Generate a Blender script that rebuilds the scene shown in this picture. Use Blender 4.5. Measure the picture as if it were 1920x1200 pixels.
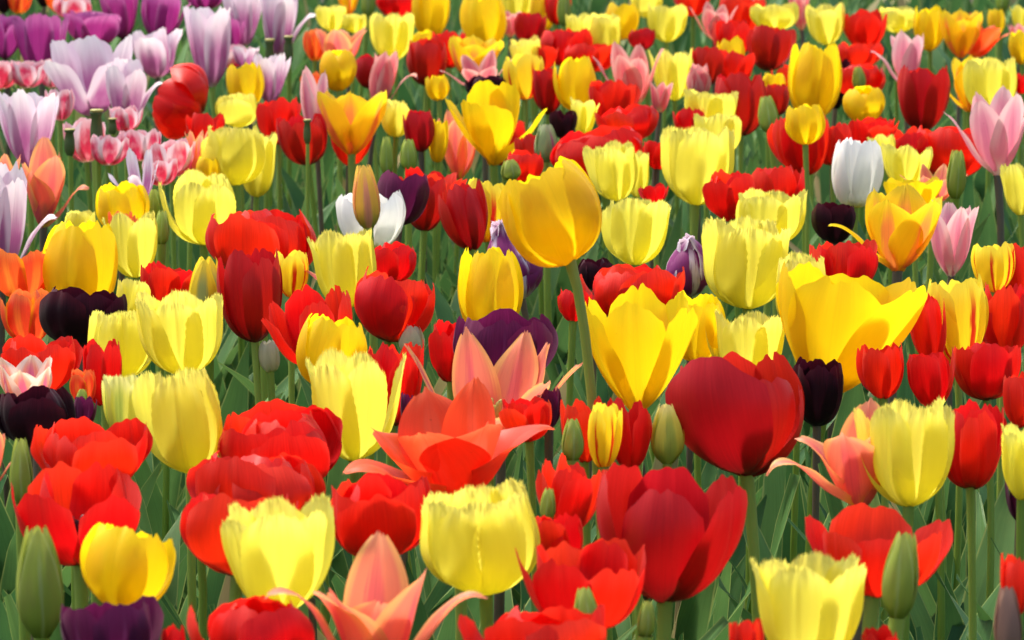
import bpy, math, random
import numpy as np
from mathutils import Vector

R = math.radians
S = bpy.context.scene
for o in list(bpy.data.objects):
    bpy.data.objects.remove(o)
COL = S.collection

# ------------------------------------------------------------------ camera
FPX = 8000.0                       # focal length in pixels of a 1920 wide frame
PITCH = math.atan(1230 / FPX)
CAMZ, BLOOMZ = 0.93, 0.46
cam_d = bpy.data.cameras.new('camera')
cam = bpy.data.objects.new('camera', cam_d)
COL.objects.link(cam)
cam.location = (0, 0, CAMZ)
cam.rotation_euler = (math.pi / 2 - PITCH, 0, 0)
cam_d.sensor_width = 36
cam_d.lens = 36 * FPX / 1920
cam_d.clip_start, cam_d.clip_end = 0.05, 500
cam_d.dof.use_dof = True
cam_d.dof.focus_distance = 3.1
cam_d.dof.aperture_fstop = 29
S.camera = cam

# ------------------------------------------------------------------ light
SUN_EL, SUN_AZ = R(60), R(-42)     # azimuth from straight ahead (+Y), negative = left
sd = Vector((math.sin(SUN_AZ) * math.cos(SUN_EL), math.cos(SUN_AZ) * math.cos(SUN_EL), math.sin(SUN_EL)))
w = bpy.data.worlds.new('World')
S.world = w
w.use_nodes = True
nt = w.node_tree
sky = nt.nodes.new('ShaderNodeTexSky')
sky.sky_type = 'NISHITA'
sky.sun_disc = False
sky.sun_elevation = SUN_EL
sky.sun_rotation = SUN_AZ
sky.air_density, sky.dust_density, sky.ozone_density = .9, 6.0, .6
bg = nt.nodes['Background']
bg.inputs['Strength'].default_value = 0.15
nt.links.new(sky.outputs[0], bg.inputs['Color'])
sun_d = bpy.data.lights.new('sun', 'SUN')
sun_d.energy = 2.0
sun_d.angle = R(12)
sun_d.color = (1, .95, .87)
sun = bpy.data.objects.new('sun', sun_d)
COL.objects.link(sun)
sun.rotation_euler = sd.to_track_quat('Z', 'Y').to_euler()
S.view_settings.view_transform = 'Standard'
S.view_settings.look = 'None'
S.view_settings.exposure = 1.1
S.view_settings.gamma = 1
S.cycles.max_bounces = 10
S.cycles.diffuse_bounces = 5
S.cycles.transmission_bounces = 8

# ------------------------------------------------------------------ view maths
cp, sp = math.cos(PITCH), math.sin(PITCH)

def row_depth(py):
    """distance Y at which the plane of the blooms is seen in image row py"""
    a = PITCH + math.atan((py - 600) / FPX)
    return (CAMZ - BLOOMZ) / math.tan(a)

def at(px, py, Y):
    x, y = (px - 960) / FPX, -(py - 600) / FPX
    d = (x, y * sp + cp, y * cp - sp)
    k = Y / d[1]
    return np.array((d[0] * k, Y, CAMZ + d[2] * k))

def project(P):
    q = P - np.array((0, 0, CAMZ))
    zf = q[:, 1] * cp - q[:, 2] * sp
    yu = q[:, 1] * sp + q[:, 2] * cp
    return 960 + FPX * q[:, 0] / zf, 600 - FPX * yu / zf

# ------------------------------------------------------------------ materials
def new_mat(name):
    m = bpy.data.materials.new(name)
    m.use_nodes = True
    m.node_tree.nodes.clear()
    return m, m.node_tree

class NT:
    def __init__(s, t): s.t = t
    def n(s, kind, **kw):
        x = s.t.nodes.new(kind)
        for k, v in kw.items(): setattr(x, k, v)
        return x
    def l(s, a, b): s.t.links.new(a, b)
    def val(s, a, sock):
        if isinstance(a, (int, float)): sock.default_value = a
        else: s.l(a, sock)
    def math(s, op, a, b=0.0, c=None, clamp=False):
        x = s.n('ShaderNodeMath', operation=op, use_clamp=clamp)
        s.val(a, x.inputs[0]); s.val(b, x.inputs[1])
        if c is not None: s.val(c, x.inputs[2])
        return x.outputs[0]
    def step(s, v, a, b):
        x = s.n('ShaderNodeMapRange', interpolation_type='SMOOTHSTEP')
        s.val(v, x.inputs[0])
        x.inputs[1].default_value, x.inputs[2].default_value = a, b
        return x.outputs[0]
    def mix(s, f, a, b, blend='MIX'):
        x = s.n('ShaderNodeMix', data_type='RGBA', blend_type=blend)
        s.val(f, x.inputs[0])
        for c, k in ((a, 6), (b, 7)):
            if isinstance(c, tuple): x.inputs[k].default_value = c + (1,)
            else: s.l(c, x.inputs[k])
        return x.outputs[2]
    def noise(s, vec, scale, detail=2.0, rough=.5):
        x = s.n('ShaderNodeTexNoise')
        x.inputs['Scale'].default_value = scale
        x.inputs['Detail'].default_value = detail
        x.inputs['Roughness'].default_value = rough
        if vec is not None: s.l(vec, x.inputs['Vector'])
        return x.outputs['Fac']

def petal_mat(name, claw, mid, tip, claw_to=.22, tip_from=.7, edge=None, edge_from=.72, flame=None, flame_w=.16, flame_c=.0,
              trans=.45, rough=.42, streak=.16, spec=.3, sheen=0.0, mid2=None, tcol=None, hue=.012, feather=1.0):
    """a tulip petal: u runs across, v from base to tip; claw / mid / tip colours, margin colour, centre flame, fine veins"""
    m, t = new_mat(name)
    g = NT(t)
    uv = g.n('ShaderNodeUVMap', uv_map='UVMap').outputs[0]
    sx = g.n('ShaderNodeSeparateXYZ'); g.l(uv, sx.inputs[0])
    u, v = sx.outputs[0], sx.outputs[1]
    rnd = g.n('ShaderNodeObjectInfo').outputs['Random']
    r50 = g.math('MULTIPLY', rnd, 50.0)
    au = g.math('ABSOLUTE', g.math('MULTIPLY_ADD', u, 2.0, -1.0))
    def vec(a, b):
        c = g.n('ShaderNodeCombineXYZ')
        g.l(g.math('MULTIPLY', u, a), c.inputs[0]); g.l(g.math('MULTIPLY', v, b), c.inputs[1]); g.l(r50, c.inputs[2])
        return c.outputs[0]
    fine = g.noise(vec(46, 2.2), 1.0, 3.0, .6)
    broad = g.noise(vec(7, 2.5), 1.0, 2.0)
    blot = g.noise(vec(3, 3), 1.0, 2.0)
    vv = g.math('ADD', v, g.math('MULTIPLY_ADD', fine, .22 * feather, -.11 * feather))
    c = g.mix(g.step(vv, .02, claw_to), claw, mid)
    if mid2: c = g.mix(g.step(blot, .38, .68), c, g.mix(g.step(vv, .02, claw_to), claw, mid2))
    c = g.mix(g.step(vv, tip_from, 1.02), c, tip)
    if edge:
        e = g.math('ADD', g.math('ADD', au, g.math('MULTIPLY_ADD', fine, .3 * feather, -.15 * feather)), g.math('MULTIPLY', g.math('SUBTRACT', v, .5), .25))
        e = g.math('MULTIPLY', g.step(e, edge_from, edge_from + .3), g.step(v, .12, .45))
        c = g.mix(e, c, edge)
    if flame:
        d = g.math('ABSOLUTE', g.math('SUBTRACT', g.math('MULTIPLY_ADD', u, 2.0, -1.0 - flame_c), g.math('MULTIPLY_ADD', broad, .3, -.15)))
        d = g.math('ADD', d, g.math('MULTIPLY_ADD', fine, .3, -.15))
        f = g.math('SUBTRACT', 1.0, g.step(d, flame_w * .4, flame_w))
        f = g.math('MULTIPLY', f, g.math('SUBTRACT', 1.0, g.step(v, .6, .98)))
        c = g.mix(f, c, flame)
    hsv = g.n('ShaderNodeHueSaturation')
    g.l(c, hsv.inputs['Color'])
    g.l(g.math('MULTIPLY_ADD', rnd, hue, .5 - hue * .4), hsv.inputs['Hue'])
    k = g.math('ADD', g.math('MULTIPLY_ADD', fine, streak * 2, 1.0 - streak), g.math('MULTIPLY_ADD', broad, .16, -.08))
    rib = g.math('SUBTRACT', 1.0, g.step(g.math('ADD', au, g.math('MULTIPLY', v, .012)), .0, .045))
    k = g.math('SUBTRACT', k, g.math('MULTIPLY', rib, .10))
    speck = g.math('MULTIPLY', g.step(g.noise(vec(16, 22), 1.0, 2.0), .73, .80), .22)
    k = g.math('SUBTRACT', k, speck)
    g.l(g.math('MULTIPLY', k, g.math('MULTIPLY_ADD', rnd, .18, .90)), hsv.inputs['Value'])
    col = hsv.outputs[0]
    bp = g.n('ShaderNodeBump'); bp.inputs['Strength'].default_value = .14; bp.inputs['Distance'].default_value = .001
    g.l(g.math('ADD', g.noise(vec(120, 3), 1.0, 2.0), broad), bp.inputs['Height'])
    pr = g.n('ShaderNodeBsdfPrincipled')
    g.l(col, pr.inputs['Base Color'])
    pr.inputs['Roughness'].default_value = rough
    pr.inputs['Specular IOR Level'].default_value = spec
    if sheen:
        pr.inputs['Sheen Weight'].default_value = sheen
        pr.inputs['Sheen Roughness'].default_value = .4
    g.l(bp.outputs[0], pr.inputs['Normal'])
    tr = g.n('ShaderNodeBsdfTranslucent')
    if tcol: g.l(g.mix(.6, col, tcol), tr.inputs['Color'])
    else: g.l(col, tr.inputs['Color'])
    mx = g.n('ShaderNodeMixShader'); mx.inputs[0].default_value = trans
    g.l(pr.outputs[0], mx.inputs[1]); g.l(tr.outputs[0], mx.inputs[2])
    out = g.n('ShaderNodeOutputMaterial'); g.l(mx.outputs[0], out.inputs[0])
    return m

M = {}
M['fy'] = petal_mat('pale_yellow_petal', (.58, .54, .08), (.81, .715, .075), (.85, .78, .20), claw_to=.3, tip_from=.76, edge=(.85, .76, .085), edge_from=.8, trans=.58, streak=.05, tcol=(.92, .84, .10), spec=.25)
M['fy2'] = petal_mat('greenish_yellow_petal', (.36, .42, .07), (.78, .72, .12), (.9, .84, .3), claw_to=.5, flame=(.5, .56, .1), flame_w=.4, trans=.5, streak=.08)
M['gy'] = petal_mat('golden_yellow_petal', (.76, .46, .008), (.86, .57, .006), (.86, .66, .012), claw_to=.35, trans=.55, streak=.06, mid2=(.86, .63, .008), tcol=(.95, .74, .01))
M['go'] = petal_mat('warm_gold_petal', (.80, .46, .006), (.88, .57, .005), (.88, .66, .010), claw_to=.3, trans=.55, streak=.06, tcol=(.95, .70, .01))
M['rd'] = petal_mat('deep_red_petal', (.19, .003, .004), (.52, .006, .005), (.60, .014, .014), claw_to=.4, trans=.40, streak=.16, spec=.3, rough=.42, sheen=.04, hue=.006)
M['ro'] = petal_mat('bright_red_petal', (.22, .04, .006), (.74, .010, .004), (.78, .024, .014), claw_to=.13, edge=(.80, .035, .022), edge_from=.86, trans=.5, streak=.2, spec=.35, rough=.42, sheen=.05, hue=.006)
M['sl'] = petal_mat('coral_petal', (.9, .55, .08), (.90, .24, .14), (.92, .36, .20), claw_to=.24, tip_from=.8, edge=(.93, .44, .15), edge_from=.66, flame=(.80, .14, .14), flame_w=.30, trans=.5, streak=.1)
M['so'] = petal_mat('orange_coral_petal', (.9, .4, .05), (.92, .095, .025), (.93, .15, .05), claw_to=.2, tip_from=.8, flame=(.92, .13, .05), flame_w=.3, trans=.55, streak=.1)
M['pl'] = petal_mat('pink_petal', (.9, .78, .42), (.80, .20, .20), (.88, .40, .36), claw_to=.3, tip_from=.75, edge=(.90, .45, .38), edge_from=.55, flame=(.72, .12, .16), flame_w=.3, trans=.42, streak=.12)
M['pk'] = petal_mat('pale_pink_petal', (.9, .78, .66), (.84, .36, .42), (.88, .55, .52), claw_to=.3, tip_from=.75, edge=(.90, .58, .56), edge_from=.5, flame=(.74, .24, .34), flame_w=.3, trans=.42, streak=.12)
M['pc'] = petal_mat('pink_cream_petal', (.9, .3, .15), (.88, .34, .22), (.9, .66, .45), claw_to=.2, tip_from=.7, edge=(.92, .74, .6), edge_from=.4, flame=(.75, .16, .3), flame_w=.3, trans=.42, streak=.12)
M['lw'] = petal_mat('lilac_white_petal', (.66, .46, .50), (.47, .13, .32), (.92, .84, .84), claw_to=.12, tip_from=.42, edge=(.86, .70, .77), edge_from=.55, trans=.38, streak=.07, mid2=(.56, .24, .42), feather=.45)
M['mp'] = petal_mat('magenta_purple_petal', (.13, .01, .07), (.42, .035, .24), (.58, .15, .40), claw_to=.4, tip_from=.7, edge=(.58, .15, .40), edge_from=.75, trans=.35, streak=.2)
M['rw'] = petal_mat('raspberry_white_petal', (.85, .75, .65), (.68, .04, .11), (.86, .56, .58), claw_to=.15, tip_from=.72, edge=(.88, .70, .72), edge_from=.5, mid2=(.8, .3, .36), trans=.35, streak=.2)
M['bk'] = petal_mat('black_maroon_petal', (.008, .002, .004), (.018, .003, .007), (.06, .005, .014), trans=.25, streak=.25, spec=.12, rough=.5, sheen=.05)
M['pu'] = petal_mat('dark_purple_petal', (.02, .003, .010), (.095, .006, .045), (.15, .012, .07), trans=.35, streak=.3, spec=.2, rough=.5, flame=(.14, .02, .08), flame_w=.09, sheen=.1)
M['pw'] = petal_mat('purple_white_petal', (.5, .35, .4), (.24, .02, .15), (.8, .65, .74), claw_to=.12, tip_from=.8, edge=(.86, .76, .84), edge_from=.72, flame=(.75, .6, .72), flame_w=.12, flame_c=.15, trans=.3, streak=.22)
M['wt'] = petal_mat('white_petal', (.75, .68, .2), (.84, .84, .78), (.88, .88, .84), claw_to=.2, trans=.4, streak=.06)
M['or'] = petal_mat('orange_flame_petal', (.9, .5, .02), (.84, .09, .022), (.90, .22, .05), claw_to=.3, tip_from=.8, edge=(.93, .34, .01), edge_from=.78, flame=(.9, .2, .03), flame_w=.3, trans=.45, streak=.15)
M['yr'] = petal_mat('yellow_red_flame_petal', (.9, .40, .015), (.93, .68, .02), (.93, .78, .06), claw_to=.3, flame=(.60, .015, .008), flame_w=.17, flame_c=.18, trans=.48, streak=.08)
M['yo'] = petal_mat('yellow_orange_petal', (.93, .5, .02), (.93, .60, .012), (.93, .70, .03), claw_to=.3, flame=(.92, .30, .06), flame_w=.30, trans=.48, streak=.08)
M['gb'] = petal_mat('green_bud_petal', (.19, .28, .03), (.34, .44, .06), (.48, .54, .10), claw_to=.3, edge=(.50, .58, .16), edge_from=.78, flame=(.40, .50, .14), flame_w=.12, trans=.28, streak=.12, mid2=(.34, .40, .07))
M['cb'] = petal_mat('cream_bud_petal', (.5, .52, .16), (.80, .77, .52), (.84, .82, .62), trans=.55, streak=.08)
M['nb'] = petal_mat('brown_bud_petal', (.16, .14, .07), (.30, .16, .12), (.36, .2, .15), trans=.25, streak=.2)
M['yb'] = petal_mat('peach_bud_petal', (.4, .42, .06), (.86, .58, .08), (.9, .62, .12), claw_to=.4, flame=(.78, .36, .2), flame_w=.36, trans=.4, streak=.14)
M['gyb'] = petal_mat('green_striped_yellow_petal', (.3, .36, .06), (.86, .64, .03), (.9, .7, .05), claw_to=.3, flame=(.34, .40, .12), flame_w=.5, trans=.4, streak=.12)
M['sb'] = petal_mat('striped_bud_petal', (.16, .26, .08), (.32, .42, .17), (.46, .5, .28), flame=(.42, .14, .2), flame_w=.14, flame_c=.4, trans=.3, streak=.2)

def green_mat(name, a, b, edge=None, trans=.25, rough=.45, streak=.25, spec=.35, per_leaf=False):
    m, t = new_mat(name)
    g = NT(t)
    uv = g.n('ShaderNodeUVMap', uv_map='UVMap').outputs[0]
    sx = g.n('ShaderNodeSeparateXYZ'); g.l(uv, sx.inputs[0])
    u, v = sx.outputs[0], sx.outputs[1]
    uf = g.math('FRACT', u)
    rnd = g.n('ShaderNodeObjectInfo').outputs['Random']
    if per_leaf:
        wn = g.n('ShaderNodeTexWhiteNoise', noise_dimensions='1D')
        g.l(g.math('FLOOR', u), wn.inputs['W']); rnd = wn.outputs['Value']
    c = g.n('ShaderNodeCombineXYZ')
    g.l(g.math('MULTIPLY', uf, 30.0), c.inputs[0]); g.l(g.math('MULTIPLY', v, 2.0), c.inputs[1]); g.l(g.math('MULTIPLY', rnd, 50.0), c.inputs[2])
    fine = g.noise(c.outputs[0], 1.0, 3.0, .6)
    geo = g.n('ShaderNodeNewGeometry').outputs['Position']
    blot = g.noise(geo, 22.0, 3.0)
    col = g.mix(g.math('MULTIPLY_ADD', blot, .8, g.math('MULTIPLY_ADD', rnd, .9, -.35), True), a, b)
    if per_leaf:
        dry = g.math('MULTIPLY', g.step(rnd, .93, .96), g.step(g.math('ADD', v, g.math('MULTIPLY_ADD', blot, .5, -.25)), .35, .9))
        col = g.mix(dry, col, (.32, .25, .11))
    if edge:
        au = g.math('ABSOLUTE', g.math('MULTIPLY_ADD', uf, 2.0, -1.0))
        col = g.mix(g.math('MULTIPLY', g.step(au, .9, .97), .75), col, edge)
    h = g.n('ShaderNodeHueSaturation'); g.l(col, h.inputs['Color'])
    g.l(g.math('MULTIPLY_ADD', fine, streak * 2, 1 - streak), h.inputs['Value'])
    bp = g.n('ShaderNodeBump'); bp.inputs['Strength'].default_value = .25; bp.inputs['Distance'].default_value = .001
    g.l(fine, bp.inputs['Height'])
    pr = g.n('ShaderNodeBsdfPrincipled')
    g.l(h.outputs[0], pr.inputs['Base Color'])
    pr.inputs['Roughness'].default_value = rough
    pr.inputs['Specular IOR Level'].default_value = spec
    g.l(bp.outputs[0], pr.inputs['Normal'])
    tr = g.n('ShaderNodeBsdfTranslucent'); g.l(h.outputs[0], tr.inputs['Color'])
    mx = g.n('ShaderNodeMixShader'); mx.inputs[0].default_value = trans
    g.l(pr.outputs[0], mx.inputs[1]); g.l(tr.outputs[0], mx.inputs[2])
    out = g.n('ShaderNodeOutputMaterial'); g.l(mx.outputs[0], out.inputs[0])
    return m

M['leaf'] = green_mat('tulip_leaf', (.042, .13, .042), (.14, .27, .07), edge=(.36, .44, .13), trans=.3, spec=.25)
M['leaves'] = green_mat('tulip_leaf_mass', (.034, .115, .036), (.12, .25, .06), edge=(.36, .44, .13), trans=.3, spec=.25, per_leaf=True)
M['stem'] = green_mat('green_stem', (.17, .28, .03), (.29, .40, .065), trans=.06, streak=.12)
M['stem_purple'] = green_mat('purplish_stem', (.10, .07, .05), (.16, .13, .08), trans=.05, streak=.2)
M['pod'] = green_mat('seed_pod_green', (.05, .085, .02), (.09, .13, .035), trans=.05, streak=.2)
M['stigma'] = green_mat('stigma_yellow', (.36, .34, .08), (.45, .4, .1), trans=.1, streak=.2)
M['anther'] = green_mat('dark_anther', (.015, .01, .014), (.03, .02, .02), trans=.0, streak=.3)
m, t = new_mat('garden_soil')
g = NT(t)
pos = g.n('ShaderNodeNewGeometry').outputs['Position']
n1, n2 = g.noise(pos, 14, 6, .65), g.noise(pos, 90, 4, .6)
pr = g.n('ShaderNodeBsdfPrincipled')
g.l(g.mix(n1, (.022, .014, .009), (.075, .05, .032)), pr.inputs['Base Color'])
pr.inputs['Roughness'].default_value = .95
bp = g.n('ShaderNodeBump'); bp.inputs['Strength'].default_value = .8; bp.inputs['Distance'].default_value = .02
g.l(g.math('ADD', n1, n2), bp.inputs['Height']); g.l(bp.outputs[0], pr.inputs['Normal'])
g.l(pr.outputs[0], g.n('ShaderNodeOutputMaterial').inputs[0])
M['soil'] = m

# ------------------------------------------------------------------ mesh helpers
def grid_mesh(name, grids, uvs, mats):
    """one mesh out of several (rows, cols, 3) vertex grids with matching (rows, cols, 2) uv grids"""
    me = bpy.data.meshes.new(name)
    V, F, U = [], [], []
    base = 0
    mi = []
    for k, (G, T) in enumerate(zip(grids, uvs)):
        r, c = G.shape[:2]
        V.append(G.reshape(-1, 3))
        idx = base + np.arange(r * c).reshape(r, c)
        f = np.stack([idx[:-1, :-1], idx[:-1, 1:], idx[1:, 1:], idx[1:, :-1]], -1).reshape(-1, 4)
        F.append(f)
        U.append(T.reshape(-1, 2))
        mi += [k if len(mats) > 1 else 0] * len(f)
        base += r * c
    V = np.concatenate(V); F = np.concatenate(F); U = np.concatenate(U)
    me.vertices.add(len(V)); me.vertices.foreach_set('co', V.astype(np.float32).ravel())
    me.loops.add(F.size); me.loops.foreach_set('vertex_index', F.astype(np.int32).ravel())
    me.polygons.add(len(F))
    me.polygons.foreach_set('loop_start', np.arange(0, F.size, 4, dtype=np.int32))
    me.polygons.foreach_set('use_smooth', np.ones(len(F), dtype=bool))
    if len(mats) > 1:
        me.polygons.foreach_set('material_index', np.minimum(np.array(mi, dtype=np.int32), len(mats) - 1))
    l = me.uv_layers.new(name='UVMap')
    l.data.foreach_set('uv', U[F.ravel()].astype(np.float32).ravel())
    me.update(calc_edges=True)
    for m_ in mats: me.materials.append(m_)
    return me

def link(name, me, parent=None):
    o = bpy.data.objects.new(name, me)
    COL.objects.link(o)
    if parent: o.parent = parent
    return o

def uvgrid(r, c, off=0.0):
    T = np.zeros((r, c, 2))
    T[..., 0] = np.linspace(0.001, .999, c)[None, :] + off
    T[..., 1] = np.linspace(0, 1, r)[:, None]
    return T

def tube(path, rad, seg=8):
    """(n, 3) path and n radii -> (n, seg + 1, 3) grid"""
    path = np.asarray(path, float)
    tg = np.gradient(path, axis=0)
    tg /= np.linalg.norm(tg, axis=1)[:, None]
    ref = np.array((0, 1.0, 0)) if abs(tg[0][1]) < .9 else np.array((1.0, 0, 0))
    a = np.cross(tg, ref); a /= np.linalg.norm(a, axis=1)[:, None]
    b = np.cross(tg, a)
    th = np.linspace(0, 2 * np.pi, seg + 1)
    rad = np.asarray(rad, float)[:, None, None]
    return path[:, None] + rad * (a[:, None] * np.cos(th)[None, :, None] + b[:, None] * np.sin(th)[None, :, None])

# ------------------------------------------------------------------ petals
TT = np.array([0, .12, .3, .55, .8, 1.0])
#      direction from vertical along the petal      half width along the petal        W    tip (a, p)   fringe  cupping(base, tip)
SHAPES = {
 'cup':    ([82, 62, 28, 5, -3, 0],   [.30, .61, .91, 1, .95, .76], .270, (.15, 2.3), .036, (1., .8)),
 'egg':    ([86, 66, 27, 2, -16, -28], [.28, .60, .90, 1, .86, .52], .285, (.10, 2.2), 0, (1., 1.)),
 'goblet': ([62, 44, 31, 20, 10, 6],  [.24, .48, .74, 1, .96, .66], .285, (.13, 2.4), 0, (1., .7)),
 'red':    ([82, 60, 27, 8, -8, -16],  [.26, .56, .84, 1, .95, .74], .265, (.19, 2.6), 0, (1., .9)),
 'bowl':   ([86, 70, 38, 14, -3, -8],  [.26, .54, .84, 1, .97, .78], .285, (.16, 2.6), 0, (1., .8)),
 'lily':   ([64, 46, 22, 8, 18, 42],  [.28, .62, .94, 1, .72, .10], .245, (.05, 1.1), 0, (1., .6)),
 'lilac':  ([76, 54, 22, 12, 14, 22], [.25, .55, .84, 1, .94, .66], .245, (.12, 2.4), 0, (1., .6)),
 'bud':    ([72, 40, 9, -9, -19, -22], [.42, .84, 1, .92, .56, .05], .235, (.02, 1.2), 0, (1., 1.)),
 'closed': ([78, 50, 15, -6, -14, -14], [.36, .72, 1, .96, .66, .12], .25, (.04, 1.4), 0, (1., 1.)),
 'fringe': ([82, 62, 30, 12, 8, 20],  [.26, .58, .86, 1, .96, .74], .27, (.10, 2.4), .035, (1., .6)),
 'double': ([80, 60, 30, 8, -2, -2],  [.28, .60, .90, 1, .95, .72], .25, (.16, 2.3), 0, (1., .8)),
}
# kind: shape, material, object name, category, group, stem material
KIND = {
 'fy': ('cup', 'fy', 'fringed_tulip', 'tulip', 'pale yellow fringed tulips', 'stem'),
 'gy': ('egg', 'gy', 'tulip', 'tulip', 'golden yellow tulips', 'stem'),
 'go': ('goblet', 'go', 'tulip', 'tulip', 'golden yellow tulips', 'stem'),
 'rd': ('red', 'rd', 'tulip', 'tulip', 'deep red tulips', 'stem'),
 'ro': ('bowl', 'ro', 'tulip', 'tulip', 'bright red tulips', 'stem'),
 'sl': ('lily', 'sl', 'lily_tulip', 'tulip', 'coral lily tulips', 'stem'),
 'pl': ('lily', 'pl', 'lily_tulip', 'tulip', 'pink lily tulips', 'stem_purple'),
 'yo': ('lily', 'yo', 'lily_tulip', 'tulip', 'yellow lily tulips', 'stem'),
 'lw': ('lilac', 'lw', 'tulip', 'tulip', 'lilac and white tulips', 'stem'),
 'mp': ('fringe', 'mp', 'fringed_tulip', 'tulip', 'magenta purple tulips', 'stem_purple'),
 'rw': ('double', 'rw', 'tulip', 'tulip', 'raspberry and white tulips', 'stem'),
 'bk': ('red', 'bk', 'tulip', 'tulip', 'black tulips', 'stem_purple'),
 'pu': ('red', 'pu', 'tulip', 'tulip', 'dark purple tulips', 'stem_purple'),
 'pw': ('closed', 'pw', 'tulip', 'tulip', 'purple and white tulips', 'stem_purple'),
 'wt': ('egg', 'wt', 'tulip', 'tulip', 'white tulips', 'stem'),
 'or': ('bowl', 'or', 'tulip', 'tulip', 'orange tulips', 'stem'),
 'yr': ('red', 'yr', 'tulip', 'tulip', 'red flamed yellow tulips', 'stem'),
 'gb': ('bud', 'gb', 'tulip_bud', 'tulip bud', 'green tulip buds', 'stem'),
 'yb': ('bud', 'yb', 'tulip_bud', 'tulip bud', 'yellow tulip buds', 'stem'),
}
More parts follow.
